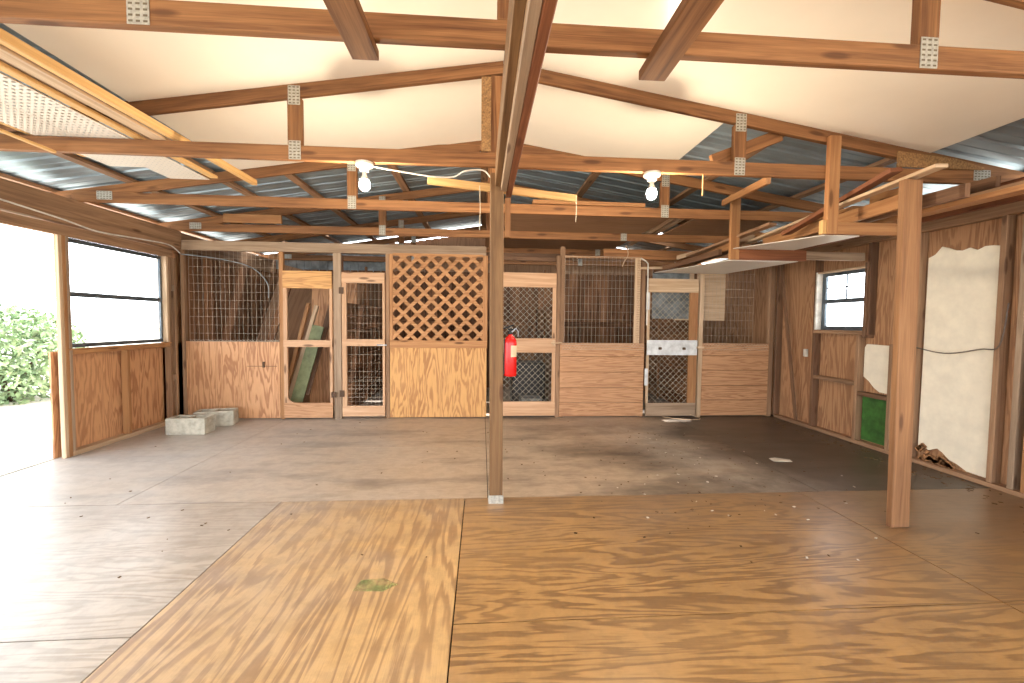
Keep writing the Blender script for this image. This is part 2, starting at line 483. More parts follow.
for side in (-1, 1):
    for (a, b) in segs:
        m = roof_slope(side, a, b)
        if first is None:
            first = m.build('ceiling', 'roof', base=False); tag(first, kind='structure')
        else: m.build('roofing_sheet', 'roof', first, base=False)
for x in (-3.85, -3.17, -2.5, -1.91, -.93, .02, .25, 1.2, 2.22, 3.15, 4.05):
    z = zlow(x)+.094
    m = MB(); m.box(x-.042, x+.042, -3.5, 8.1, z, z+.03); m.build('purlin', 'weath', first, base=False)
# white boards on top of the rafters
def cpanel(x0, x1, y0, y1, label):
    m = MB(); f = lambda x: zlow(x)+.0925
    i = len(m.v)
    for y in (y0, y1):
        for (x, dz) in ((x0, -.012), (x1, -.012), (x1, -.002), (x0, -.002)): m.v.append(V((x, y, f(x)+dz+.012)))
    for q in ((0, 1, 2, 3), (7, 6, 5, 4), (0, 4, 5, 1), (1, 5, 6, 2), (2, 6, 7, 3), (3, 7, 4, 0)):
        m.face([i+k for k in q], [(0, 0), (1, 0), (1, 1), (0, 1)])
    for v in m.v: v.z -= .0105
    tag(m.build('ceiling_panel', 'panel'), label, 'ceiling panel', 'white ceiling boards')
cpanel(-2.22, XC-.002, -3.4, T2-.005, 'white ceiling board on the left slope, nearer than the bulb truss')
cpanel(-2.22, XC-.002, T2+.002, 4.12, 'white ceiling board on the left slope, behind the bulb truss rafter')
cpanel(XC+.002, 3.21, -3.4, T2-.005, 'white ceiling board on the right slope, nearer, with a shiny patch')
cpanel(XC+.002, 1.76, T2+.002, 4.12, 'shorter white ceiling board on the right slope, behind the bulb truss rafter')

# ------------------------------------------------------------------ centre post and ridge beam
m = MB()
e = empty('centre_post', (.10, 2.88, 0), 'square brown timber post in the middle of the room', 'post')
m.plank((.103, 2.88, .012), (.093, 2.88, 2.20), .089, .089, up=(0, 1, 0)); m.build('shaft', 'post', e, .003)
MB().box(.052, .153, 2.83, 2.93, 0, .055).build('post_base', 'plate', e)
m = MB(); m.box(.15, .188, 2.90, 2.94, 1.80, 2.06)
tag(m.build('filler_block', 'orange'), 'short upright block behind the right top side of the centre post', 'board')
e = empty('ridge_beam', (.12, 0, 2.08), 'three-ply weathered beam running overhead to the centre post', 'beam')
def bply(x, ye, z0, mat, z1=2.26):
    MB().box(x, x+.038, -3.1, ye, z0, z1).build('beam_ply', mat, e, .004)
bply(.080, 2.83, 2.11, 'post'); bply(.1195, 2.86, 2.085, 'greyw'); bply(.159, 2.98, 2.085, 'red')
MB().box(.1175, .1195, -3.1, 2.84, 2.105, 2.26).build('lit_edge', 'pale', e)

# boards overhead by the nearest truss
board('overhead_board', (-.46, -.6, 2.243), (-.45, 1.72, 2.243), .10, .038, 'truss', 'board hanging under the nearest truss, left of the ridge beam', up=(1, 0, 0), group=None)
board('overhead_board', (.66, -.6, 2.243), (.69, 1.76, 2.243), .11, .038, 'truss', 'board hanging under the nearest truss, right of the ridge beam', up=(1, 0, 0))
# cross bar behind the post with two strings
board('cross_bar', (-.375, 3.0, 2.19), (.66, 3.02, 2.10), .05, .03, 'yellow', 'short yellow pine bar nailed behind the centre post')
for x, z0, z1, nm in ((-.02, 1.86, 2.13, 'left'), (.65, 1.93, 2.08, 'right')):
    m = MB(); m.tube([(x, 2.986, z1+.03), (x+.004, 2.985, (z0+z1)/2), (x, 2.985, z0)], .0025)
    tag(m.build('pull_string', 'string'), 'thin pull string hanging %s of the centre post under the cross bar' % nm, 'string')

# ------------------------------------------------------------------ bulbs
def fixture(x, y, zc, label):
    e = empty('ceiling_bulb', (x, y, zc), label, 'light bulb', 'bare bulbs')
    lh = MB().lathe([(.058, 0), (.060, -.012), (.052, -.026), (.034, -.034), (.030, -.052), (.026, -.056)], (x, y, zc), 28).build('lamp_holder', 'porcelain', e, smooth=True)
    MB().lathe([(.013, -.052), (.014, -.075), (.020, -.095), (.027, -.112)], (x, y, zc), 24).build('bulb_neck', 'whitep', lh, smooth=True)
    m = MB().lathe([(.0275, -.1125), (.033, -.130), (.034, -.145), (.030, -.163), (.020, -.176), (.006, -.182)], (x, y, zc), 24)
    m.build('bulb', 'bulb', lh, smooth=True)
    return e
fixture(-.776, T2-.012, 2.262, 'lit bare bulb on a white holder, left of the centre post')
fixture(1.163, T2-.012, 2.262, 'lit bare bulb on a white holder, right of the centre post')
m = MB(); m.tube([(1.53, 2.925, 2.27), (1.53, 2.925, 2.12)], .004)
tag(m.build('pull_chain', 'yellow'), 'short pull cord hanging from the truss, right of the right bulb', 'cord')
def cable(name, pts, r, mat, label, seg=6):
    # smooth catmull-rom through points
    P = [V(p) for p in pts]; Q = []
    for i in range(len(P)-1):
        p0, p1, p2, p3 = P[max(i-1, 0)], P[i], P[i+1], P[min(i+2, len(P)-1)]
        for k in range(6):
            t = k/6; Q.append(.5*((2*p1)+(p2-p0)*t+(2*p0-5*p1+4*p2-p3)*t*t+(3*p1-p0-3*p2+p3)*t**3))
    Q.append(P[-1])
    return tag(MB().tube(Q, r, seg).build(name, mat, smooth=True), label, 'cable')
cable('cable', [(-.72, 2.92, 2.24), (-.55, 2.95, 2.225), (-.35, 2.95, 2.20), (-.2, 2.95, 2.20), (-.12, 2.93, 2.235), (0, 2.93, 2.245), (.05, 2.93, 2.2)], .005, 'whitep', 'white cable slung from the left bulb to the centre post')
cable('cable', [(-3.591, -2, 2.14), (-3.591, 1.5, 2.15), (-3.591, 3.0, 2.13), (-3.591, 3.9, 2.075), (-3.591, 4.3, 2.035), (-3.591, 4.8, 2.06), (-3.58, 5.2, 2.07), (-3.57, 5.36, 2.0)], .007, 'whitep', 'white cable sagging along the left wall beam into the corner')
cable('cable', [(-3.56, 5.36, 1.99), (-3.2, 5.5, 1.96), (-2.9, 5.62, 1.88), (-2.72, 5.64, 1.70), (-2.70, 5.64, 1.5)], .007, 'greym', 'grey cable drooping behind the wire mesh of the leftmost stall')
cable('cable', [(3.86, 3.56, 1.04), (3.865, 3.3, 1.0), (3.865, 3.05, 1.05), (3.83, 2.9, 1.09), (3.83, 2.86, 1.4)], .005, 'cord', 'dark cable crossing the tall white board on the right wall')
cable('cable', [(1.82, 5.37, 2.21), (1.85, 5.36, 2.1), (1.80, 5.36, 2.0), (1.78, 5.36, 1.94)], .006, 'pale', 'short frayed cord hanging above the middle wire mesh')
cable('cable', [(2.02, 5.36, 2.05), (2.10, 5.36, 2.0), (2.115, 5.36, 1.9), (2.115, 5.36, 1.2)], .009, 'whitep', 'pale cable running down the post left of the white-railed stall door')

# ------------------------------------------------------------------ left wall
T = lambda o, k='structure': tag(o, kind=k)
wl = MB()
wl.box(-3.71, -3.695, 3.93, 5.6, .0, .93, 2); wl.box(-3.71, -3.695, 3.93, YB, 2.0, 2.28, 1)
wl.box(-3.71, -3.695, 5.22, YB, .0, 2.0, 2); wl.box(-3.71, -3.695, -3.4, -2.2, 0, 2.28, 2)
wallL = T(wl.build('wall_left', 'ply_w', base=False))
def part(name, mat, parent, *b, grain=None, bevel=.003, label=None):
    m = MB()
    for q in b: m.box(*q, grain=grain)
    o = m.build(name, mat, parent, bevel)
    if label: o['label'] = label
    return o
part('top_beam', 'weath', wallL, (-3.64, -3.60, -3.2, 5.44, 2.04, 2.268))
part('top_beam', 'weath', wallL, (-3.69, -3.645, -3.2, YB, 2.04, 2.268))
part('header', 'weath', wallL, (-3.66, -3.61, -2.1, 5.3, 1.935, 2.025))
part('sill_plate', 'pale', wallL, (-3.69, -3.60, 4.0, 5.33, 0, .04))
for y0, y1, z1, mt in ((3.93, 3.963, 1.935, 'pale'), (3.965, 3.998, 1.935, 'orange'), (4.0, 4.028, 1.935, 'greyw'), (4.60, 4.64, .90, 'orange'), (5.21, 5.25, 1.935, 'weath'), (5.30, 5.335, 1.935, 'weath')):
    part('stud', mt, wallL, (-3.64 if mt == 'pale' else -3.665, -3.602, y0, y1, .04 if y0 > 4 else 0, z1))
part('corner_block', 'greyw', wallL, (-3.66, -3.60, 5.25, 5.30, 1.55, 1.62), (-3.66, -3.60, 5.25, 5.30, .5, .57))
part('stud', 'dark', wallL, (-3.69, -3.602, -2.24, -2.2, 0, 1.935))
m = MB(); m.box(-3.69, -3.64, 5.40, YB, 0, .04); m.build('sill_plate', 'weath', wallL)
for y in (5.9, 6.5, 7.1, 7.7): part('stud', 'inner', wallL, (-3.69, -3.61, y, y+.038, .04, 2.04))
m = MB()
for k in range(13): m.box(-3.609, -3.597, 5.46+k*.186, 5.46+k*.186+.18, .02, 2.02, 2)
m.build('vertical_boards', 'inner', wallL)
# left window: opening with metal frame, mid rail and glass
w1 = T(MB().box(-3.70, -3.60, 4.03, 5.21, .90, .94).box(-3.62, -3.591, 4.0, 5.22, .94, .955).build('window_1', 'orange', None, .003))
MB().box(-3.70, -3.60, 5.175, 5.208, .955, 1.935).build('side_jamb', 'pale', w1, .002)
m = MB(); m.box(-3.67, -3.65, 4.03, 5.17, .957, .995); m.box(-3.67, -3.65, 4.03, 5.17, 1.895, 1.933)
m.box(-3.67, -3.65, 5.145, 5.172, .985, 1.905); m.box(-3.67, -3.65, 4.03, 4.045, .985, 1.905); m.build('window_frame', 'bluefr', w1)
MB().box(-3.668, -3.652, 4.045, 5.145, 1.415, 1.458).build('mid_rail', 'bluefr', w1)
MB().box(-3.662, -3.659, 4.045, 5.145, .985, 1.425).build('pane', 'glass', w1)
MB().box(-3.662, -3.659, 4.045, 5.145, 1.452, 1.905).build('pane', 'glass', w1)

# ------------------------------------------------------------------ right wall
wr = MB()
WX = 3.955
def rsheet(y0, y1, z0, z1): wr.box(WX, WX+.012, y0, y1, z0, z1, 2)
rsheet(4.73, 5.44, 0, 2.26); rsheet(4.07, 4.73, 0, 1.17); rsheet(4.07, 4.73, 1.83, 2.26); rsheet(3.0, 4.07, 0, 2.26)
rsheet(1.8, 3.0, 0, 2.26); rsheet(.9, 1.8, 0, 2.26); rsheet(5.44, YB, 0, 2.26)
wallR = T(wr.build('wall_right', 'ply_r', base=False))
part('sill_plate', 'weath', wallR, (3.87, 3.95, -3.2, 5.36, 0, .038))
part('top_plate', 'weath', wallR, (3.87, 3.908, -3.2, 5.44, 2.055, 2.262))
part('top_plate', 'weath', wallR, (3.91, 3.95, -3.2, YB, 2.055, 2.262))
for y, mt in ((5.36, 'dark'), (4.715, 'dark'), (3.60, 'orange'), (3.555, 'weath'), (2.93, 'weath'), (2.80, 'greyw'), (2.72, 'orange'), (2.58, 'orange'), (2.0, 'weath'), (1.4, 'weath'), (.8, 'weath'), (.2, 'weath'), (-.5, 'weath'), (-1.6, 'weath')):
    part('stud', mt, wallR, (3.872, 3.95, y, y+(.038 if mt != 'pale' else .09), .038, 2.055))
part('stud', 'weath', wallR, (3.872, 3.95, 3.76, 3.80, .038, 1.05))
part('stud', 'weath', wallR, (3.872, 3.95, 4.128, 4.166, .038, 1.13))
part('stud', 'dark', wallR, (3.872, 3.95, 4.03, 4.068, 1.13, 2.055))
part('cross_block', 'weath', wallR, (3.872, 3.95, 4.168, 4.715, .60, .64))
part('cross_block', 'dark', wallR, (3.872, 3.95, 3.80, 4.126, .505, .545))
MB().plank((3.85, 5.30, 2.05), (3.85, 4.93, .06), .04, .02, up=(0, 1, 0)).build('diagonal_brace', 'dark', wallR)
# small sash window in the right wall
w2 = T(MB().box(3.86, 3.97, 4.06, 4.73, 1.13, 1.17).build('window_2', 'weath', None, .003))
part('window_casing', 'dark', w2, (3.85, 3.965, 4.045, 4.075, 1.10, 1.86))
part('window_casing', 'whitep', w2, (3.865, 3.965, 4.70, 4.725, 1.17, 1.83))
part('window_casing', 'pale', w2, (3.865, 3.965, 4.075, 4.70, 1.812, 1.83))
m = MB(); m.box(3.93, 3.955, 4.085, 4.70, 1.17, 1.215); m.box(3.93, 3.955, 4.085, 4.70, 1.775, 1.81); m.box(3.93, 3.955, 4.65, 4.70, 1.215, 1.775); m.box(3.93, 3.955, 4.078, 4.095, 1.2, 1.785)
m.build('window_frame', 'bluefr', w2)
MB().box(3.915, 3.945, 4.095, 4.67, 1.47, 1.515).build('meeting_rail', 'bluefr', w2)
m = MB(); m.box(3.94, 3.95, 4.378, 4.39, 1.51, 1.785); m.box(3.94, 3.95, 4.095, 4.67, 1.64, 1.652); m.build('glazing_bars', 'bluefr', w2)
MB().box(3.946, 3.949, 4.095, 4.67, 1.2, 1.475).build('pane', 'glass', w2)
MB().box(3.952, 3.954, 4.095, 4.67, 1.51, 1.785).build('pane', 'glass', w2)
# torn painted boards
def wallpoly(name, pts, mat, label, x0=3.935, x1=3.947, cat='board'):
    m = MB(); m.prism(pts, x0, x1, lambda u, v, w: V((w, u, v)))
    return tag(m.build(name, mat), label, cat)
rr = random.Random(4)
top = [(3.535-i*.053, 1.83+.03*math.sin(i*.9)+rr.uniform(-.008, .008)+(.05 if 1 < i < 7 else 0)) for i in range(11)]
bot = [(3.54, .12), (3.46, .13), (3.38, .17), (3.34, .15), (3.28, .10), (3.22, .085), (3.15, .05), (3.0, .045)]
wallpoly('wall_board', top+bot[::-1], 'plaster', 'tall torn white painted board filling the right wall between studs')
m = MB()
for i in range(26):
    y = 3.24+i*.011; z = .045+rr.uniform(0, .11)*(i/26+.2); m.obox((3.915, y, z+.0), (V((1, 0, 0)), V((0, .8, .6)), V((0, -.6, .8))), (.02, rr.uniform(.02, .05), rr.uniform(.02, .05)))
tag(m.build('torn_board_core', 'tornp'), 'brown crumbled torn core at the foot of the tall white board', 'torn board')
wallpoly('wall_board', [(4.122, 1.0), (4.10, 1.035), (3.8, 1.03), (3.8, .56), (3.94, .565), (4.0, .60), (4.06, .66), (4.122, .70)], 'plaster', 'small torn white board below and right of the little window')
wallpoly('wall_board', [(4.12, .05), (4.12, .50), (3.80, .50), (3.80, .05)], 'green', 'green painted board low on the right wall')
m = MB(); m.box(3.93, 3.95, 4.90, 4.955, .84, .93)
e = m.build('socket_plate', 'whitep', None, .002); tag(e, 'small cream electrical cover plate on the right wall by the far corner', 'socket')

# ------------------------------------------------------------------ back of the building and the side behind the viewer
m = MB()
x = -3.7; k = 0
while x < 3.95:
    m.box(x, x+.1505, YB-.012, YB, 0, 2.12, 2); x += .152
m.box(-3.7, 3.96, YB+.001, YB+.006, 0, 2.12, 2)
wb = T(m.build('wall_back', 'inner', base=False))
for a, b, mt in ((-3.7, -1.7, 'greym'), (-1.7, 3.97, 'ply_d')):
    m = MB(); x = a
    while x < b-.01:
        zt = zlow(x+.06)+(.0 if -1.6 < x < .1 else .10)
        m.box(x, x+.12, YB-.004, YB+.004, 2.10, zt, 2); m.box(x+.12, x+.135, YB-.016, YB+.004, 2.10, zt-.0, 2); x += .135
    m.build('gable_sheeting', mt, wb, base=False)
for x in (-3.0, -1.8, -.6, .6, 1.8, 3.0): part('stud', 'inner', wb, (x, x+.04, YB-.10, YB-.014, 0, 2.05))
part('girt', 'inner', wb, (-3.6, 3.87, YB-.14, YB-.102, 1.15, 1.24))
m = MB(); m.box(-3.7, 3.96, -3.2, -3.188, 2.3, 2.9, 0)
T(m.build('wall_front', 'ply_w', base=False))

# stall partitions (mostly hidden)
def partition(x, y0, label):
    e = empty('stall_partition', (x, y0, 0), label, 'partition')
    m = MB()
    for k in range(8): m.box(x-.01, x+.01, y0, YB-.15, .02+k*.18, .02+k*.18+.172, 1)
    m.build('horizontal_boards', 'inner', e)
    for y in (y0, (y0+YB)/2, YB-.19): MB().box(x-.04, x-.011, y, y+.04, 0, 2.05).build('upright', 'inner', e)
partition(-1.76, 5.6, 'boarded partition between the two leftmost stalls')
partition(.03, 5.6, 'boarded partition behind the right end of the lattice panel')
partition(1.02, 5.6, 'boarded partition right of the stall door with the fire extinguisher before it')
partition(2.90, 5.6, 'boarded partition right of the white-railed stall door')

# ------------------------------------------------------------------ stall front
e = empty('stall_header', (-1.8, YF, 2.05), 'long weathered header board across the top of the left stalls', 'header board')
MB().box(-3.58, .05, YF, YF+.04, 2.05, 2.165).build('board', 'greyw', e, .003)
MB().box(-3.58, .05, YF+.045, YF+.085, 2.05, 2.145).build('backing_board', 'weath', e, .003)
board('header_board', (1.55, YF+.03, 2.115), (2.88, YF+.03, 2.10), .12, .038, 'truss', 'brown header board above the middle wire mesh, right end of the stalls')
board('header_board', (.0, YF+.22, 2.06), (1.03, YF+.22, 2.05), .05, .03, 'dark', 'thin dark rail above the stall door nearest the centre post')
board('header_board', (.0, YF+.30, 2.10), (1.2, YF+.30, 2.10), .08, .03, 'dark', 'dark board behind the thin rail above the stall door nearest the centre post')
def upright(x0, x1, z1, mat, label, y0=YF, z0=0, d=.05):
    m = MB(); m.box(x0, x1, y0, y0+d, z0, z1, 2); return tag(m.build('stall_post', mat, None, .003), label, 'post')
upright(-3.60, -3.56, 2.05, 'weath', 'stall post in the left corner of the stall front')
upright(-2.465, -2.415, 2.05, 'orange', 'slim stall post left of the leftmost stall door', YF+.005)
upright(-1.822, -1.728, 2.05, 'greyw', 'wide stall post between the two left stall doors', YF+.003)
upright(-1.19, -1.145, 2.05, 'weath', 'stall post between the second stall door and the lattice panel', YF+.003)
upright(.945, .995, 2.07, 'weath', 'stall post right of the fire extinguisher stall door', YF)
upright(.998, 1.055, 2.19, 'weath', 'taller stall post left of the middle wire mesh', YF+.019)
upright(2.055, 2.11, 2.08, 'weath', 'stall post between the middle wire mesh and the white-railed door', YF+.019)
upright(2.83, 2.885, 1.96, 'pale', 'pale stall post right of the white-railed door', YF-.005)
upright(3.80, 3.868, 2.05, 'weath', 'stall post in the right corner of the stall front', YF+.01)

def weld(mb, x0, x1, z0, z1, y, sx=.0508, sz=.1, r=.0011, wav=0, rnd=random.Random(3)):
    n = round((x1-x0)/sx)
    for i in range(n+1):
        x = x0+(x1-x0)*i/n
        pts = [(x+rnd.uniform(-wav, wav), y, z0+(z1-z0)*k/4) for k in range(5)] if wav else [(x, y, z0), (x, y, z1)]
        mb.tube(pts, r, 4, cap=False)
    n = round((z1-z0)/sz)
    for i in range(n+1):
        z = z0+(z1-z0)*i/n; mb.tube([(x0, y, z), (x1, y, z)], r, 4, cap=False)
def diamond(mb, x0, x1, z0, z1, y, p=.075, r=.002):
    # expanded diagonal wires both ways, clipped to the opening
    w, h = x1-x0, z1-z0
    for sgn in (1, -1):
        k = -h
        while k < w:
            a, b = max(k, 0), min(k+h, w)
            if b > a+.004:
                p0 = (a, a-k); p1 = (b, b-k)
                if sgn < 0: p0 = (w-p0[0], p0[1]); p1 = (w-p1[0], p1[1])
                mb.tube([(x0+p0[0], y+.001*sgn, z0+p0[1]), (x0+p1[0], y+.001*sgn, z0+p1[1])], r, 4, cap=False)
            k += p
def hexband(mb, x0, x1, z0, z1, y, s=.035, r=.0016, seed=1):
    rd = random.Random(seed); rows = max(2, round((z1-z0)/.03))
    for j in range(rows):
        z = z0+(z1-z0)*j/rows; pts = []; n = int((x1-x0)/(s/2))
        for i in range(n+1): pts.append((x0+(x1-x0)*i/n+rd.uniform(-.004, .004), y+rd.uniform(-.002, .001), z+(.016 if (i+j) % 2 else .002)+rd.uniform(-.003, .003)))
        mb.tube(pts, r, 4, cap=False)

# leftmost wire bay
e = empty('stall_front_panel', (-3.0, YF, 0), 'leftmost stall front, large-grained plywood half wall with wire mesh above', 'stall front')
MB().box(-3.558, -2.468, YF+.006, YF+.02, .012, .955, 2).build('half_wall', 'ply_w', e, .002)
MB().box(-3.558, -2.468, YF+.022, YF+.06, .90, .955).build('top_rail', 'weath', e, .002)
m = MB(); weld(m, -3.50, -2.47, .955, 2.05, YF-.004, wav=.004); m.build('wire_mesh', 'wire', e)
m = MB(); m.tube([(-2.85, YF+.001, .655), (-2.5, YF+.001, .655)], .004, 4); m.build('scratch_line', 'dark', e)
m = MB(); m.box(-2.665, -2.645, YF-.012, YF+.005, .64, .71); m.build('latch', 'hinge', e)
hexm = MB(); hexband(hexm, -3.5, -2.47, .955, .975, YF-.006); hexm.build('wire_ends', 'wire', e)

def stall_door(label, x0, x1, z0, z1, mt, tr, mr, br, sl, sr, y=YF-.02, ang=0, mats=None):
    e = empty('stall_door', ((x0+x1)/2, y, z0), label, 'stall door', 'stall doors')
    mats = mats or {}
    t = .028
    def pt(nm, a, b, c, d, gr, dy=0, key=None):
        m = MB(); m.box(a, b, y+dy, y+dy+t, c, d, gr); return m.build(nm, mats.get(key or nm, mt), e, .002)
    pt('stile', x0, x0+sl, z0, z1, 2, .002); pt('stile', x1-sr, x1, z0, z1, 2, .002, 'stile2')
    pt('top_rail', x0-.0, x1+.0, tr, z1, 0, -.004); pt('bottom_rail', x0, x1, z0, br, 0, -.004); 
    pt('mid_rail', x0+(.0), x1, mr[0], mr[1], 0, -.004)
    return e
# door 1 (leftmost, sagging)
d = stall_door('leftmost stall door, empty frame with leaning boards behind it', -2.41, -1.83, .02, 1.82, 'door', 1.61, (.895, .98), .205, .045, .035, mats={'top_rail': 'ply_y', 'bottom_rail': 'ply_p', 'mid_rail': 'door'})
m = MB(); m.prism([(-2.365, .205), (-2.365, .27), (-2.34, .23), (-2.29, .208)], 0, .02, lambda u, v, w: V((u, YF-.02+w, v))); m.build('corner_brace', 'door', d)
m = MB(); m.box(-1.845, -1.79, YF-.028, YF-.02, .27, .34); m.build('hinge', 'hinge', d)
# door 2
d = stall_door('second stall door from the left, wire mesh panels in a slim pine frame', -1.715, -1.196, .035, 1.814, 'door', 1.685, (.91, .995), .165, .055, .03)
m = MB(); weld(m, -1.66, -1.226, .995, 1.685, YF+.012, .0508, .1); weld(m, -1.66, -1.226, .165, .91, YF+.012, .0508, .1); weld(m, -1.66, -1.226, .165, .52, YF+.014, .0508, .05); m.build('wire_mesh', 'wire', d)
for z in (1.55, .28): MB().box(-1.745, -1.69, YF-.028, YF-.02, z, z+.08).build('hinge', 'hinge', d)
m = MB(); m.tube([(-1.29, YF-.035, .925), (-1.17, YF-.035, .925)], .008); m.build('slide_bolt', 'steel', child(d, 'mid_rail'))
# lattice bay
e = empty('lattice_panel', (-.55, YF, 0), 'diagonal wooden lattice over a golden plywood half wall', 'lattice panel')
MB().box(-1.14, .062, YF+.002, YF+.016, .012, .90, 2).build('half_wall', 'ply_y', e, .002)
MB().box(-1.14, .07, YF-.012, YF+.001, .89, .985).build('mid_rail', 'orange', e, .002)
MB().box(-1.14, -1.10, YF-.012, YF+.001, .985, 2.05).build('frame_side', 'lath', e, .002)
MB().box(.012, .07, YF-.012, YF+.001, .985, 2.05).build('frame_side', 'lath', e, .002)
MB().box(-1.10, .012, YF-.012, YF+.001, 2.03, 2.06).build('frame_top', 'lath', e, .002)
def lattice(sgn, y):
    w, h = 1.112, 1.045; k = -h-.02; p = .172; hw = .031; nm = []
    while k < w:
        # strip between lines v=u-k offset; clip polygon to rect
        poly = [(k-hw-.2, -.2), (k+hw-.2, -.2), (k+hw+h+.2, h+.2), (k-hw+h+.2, h+.2)]
        for (ax, lim, gt) in ((0, 0, 1), (0, w, 0), (1, 0, 1), (1, h, 0)):
            out = []
            for i in range(len(poly)):
                a, b = poly[i-1], poly[i]; ia = (a[ax] >= lim) if gt else (a[ax] <= lim); ib = (b[ax] >= lim) if gt else (b[ax] <= lim)
                if ia != ib:
                    t = (lim-a[ax])/(b[ax]-a[ax]); out.append((a[0]+t*(b[0]-a[0]), a[1]+t*(b[1]-a[1])))
                if ib: out.append(b)
            poly = out
            if not poly: break
        if len(poly) >= 3:
            if sgn < 0: poly = [(w-a, b) for a, b in poly][::-1]
            poly = [(-1.10+a, .985+b) for a, b in poly]
            m = MB(); m.prism(poly, y, y+.006, lambda u, v, ww: V((u, ww, v))); nm.append(m)
        k += p
    return nm
for sgn, y in ((1, YF-.008), (-1, YF-.001)):
    for mm in lattice(sgn, y): mm.build('lattice_slat', 'lath', e)
# door 3 (behind the fire extinguisher)
d = stall_door('stall door behind the fire extinguisher, diamond wire in a broad-railed frame', .11, .94, .03, 1.846, 'door', 1.665, (.838, 1.02), .212, .05, .045)
m = MB(); diamond(m, .16, .895, 1.02, 1.665, YF+.012, .079, .0023); diamond(m, .16, .895, .212, .838, YF+.012, .079, .0023); m.build('diamond_wire', 'wire', d)
m = MB(); m.tube([(.88, YF-.035, .965), (1.02, YF-.035, .965)], .011); m.box(.90, .93, YF-.04, YF-.024, .93, 1.0); m.build('latch', 'pale', child(d, 'mid_rail'))
# middle wire bay
e = empty('stall_front_panel', (1.55, YF, 0), 'middle stall front of horizontal planks with fine wire mesh above', 'stall front')
def planks(x0, x1, zs, e):
    for a, b in zip(zs, zs[1:]): MB().box(x0, x1, YF+.0, YF+.018, a+.002, b-.002, 0).build('plank', 'ply_p', e, .002)
planks(1.0, 2.105, [.012, .19, .385, .59, .79, .965], e)
m = MB(); weld(m, 1.05, 1.96, .965, 2.065, YF-.014, .0508, .1, .0013); m.build('wire_mesh', 'wire', e)
m = MB(); hexband(m, 1.02, 2.10, .875, .965, YF-.008, .04, .0028, 2); m.build('chicken_wire', 'wire', e)
MB().box(1.955, 2.03, YF-.02, YF-.001, .965, 2.06).build('side_batten', 'pale', e, .002)
MB().box(1.05, 2.05, YF-.012, YF+.01, 2.045, 2.075).build('top_batten', 'weath', e, .002)
m = MB(); hexband(m, 1.985, 2.03, .97, 2.04, YF-.024, .02, .002, 5); m.build('stapled_wire', 'rustw', e)
m = MB(); hexband(m, 1.01, 1.04, .97, 2.04, YF-.014, .02, .002, 6); m.build('stapled_wire', 'rustw', e)
# door 4
d = stall_door('white-railed stall door with diamond wire, right of the middle mesh', 2.13, 2.80, .02, 1.80, 'weath', 1.625, (.815, 1.01), .19, .03, .11, y=YF-.03,
               mats={'top_rail': 'pale', 'mid_rail': 'whitem', 'bottom_rail': 'greyw', 'stile2': 'orange', 'stile': 'pale'})
m = MB(); diamond(m, 2.16, 2.69, 1.01, 1.625, YF+.006, .079, .0023); diamond(m, 2.16, 2.69, .19, .815, YF+.006, .079, .0023); m.build('diamond_wire', 'wire', d)
for z in (1.40, .42): MB().box(2.105, 2.145, YF-.04, YF-.032, z, z+.22).build('hinge', 'whitem', d)
MB().box(2.79, 2.885, YF-.045, YF-.034, .905, .93).build('latch', 'pale', child(d, 'mid_rail'))
for x in (2.30, 2.62):
    m = MB().lathe([(.012, 0), (.022, .004), (.022, .03), (.012, .034)], (x, YF-.04, .885), 10); m.build('bolt', 'hinge', child(d, 'mid_rail'))
board('thin_batten', (2.02, YF-.02, 1.93), (2.75, YF-.02, 1.95), .03, .02, 'pale', 'thin pale batten above the white-railed stall door')
# right wire bay
e = empty('stall_front_panel', (3.35, YF, 0), 'rightmost stall front of horizontal planks with wire mesh above', 'stall front')
planks(2.888, 3.80, [.012, .222, .414, .618, .81, .972], e)
m = MB(); weld(m, 2.90, 3.56, .972, 1.98, YF-.006, .0508, .1, .0013); m.build('wire_mesh', 'wire', e)
m = MB(); hexband(m, 2.89, 3.78, .88, .972, YF-.008, .04, .0028, 3); m.build('chicken_wire', 'wire', e)
# sheet hanging behind door 4
m = MB(); m.box(2.28, 2.79, 5.608, 5.6152, 1.29, 1.98, 0); tag(m.build('metal_sheet', 'greym'), 'grey metal sheet hanging behind the white-railed stall door', 'metal sheet')
m = MB(); m.box(2.60, 3.30, 5.615, 5.62, 1.27, 1.98, 0); tag(m.build('hardboard_sheet', 'pale'), 'tan sheet behind the grey metal one, showing right of the white-railed door', 'board')

# things in the left stalls
def lean(a, b, w, t, mat, label, up=(0, 1, 0)):
    return board('leaning_board', a, b, w, t, mat, label, up=up)
board('leaning_sheet', (-2.95, 6.5, .02), (-2.45, 6.9, 1.92), 1.3, .012, 'ply_d', 'large greyish plywood sheet leaning inside the leftmost stall', up=(1, 0, 0))
lean((-3.25, 6.2, .02), (-2.72, 6.35, 1.86), .10, .03, 'inner', 'long brown board leaning inside the leftmost stall behind the mesh', up=(1, 0, 0))
lean((-2.62, 5.75, .02), (-2.33, 5.95, 1.45), .045, .04, 'orange', 'pine stick leaning behind the leftmost stall door, on the left', up=(1, 0, 0))
lean((-2.55, 5.72, .02), (-2.22, 5.95, 1.42), .05, .04, 'pale', 'second pine stick leaning behind the leftmost stall door', up=(1, 0, 0))
lean((-2.40, 5.62, .06), (-2.13, 5.75, 1.15), .15, .02, 'dgreen', 'faded green board leaning behind the leftmost stall door', up=(1, 0, 0))
lean((-2.27, 5.70, .25), (-1.97, 6.0, 1.7), .07, .03, 'dark', 'dark narrow board leaning right of the green board', up=(1, 0, 0))
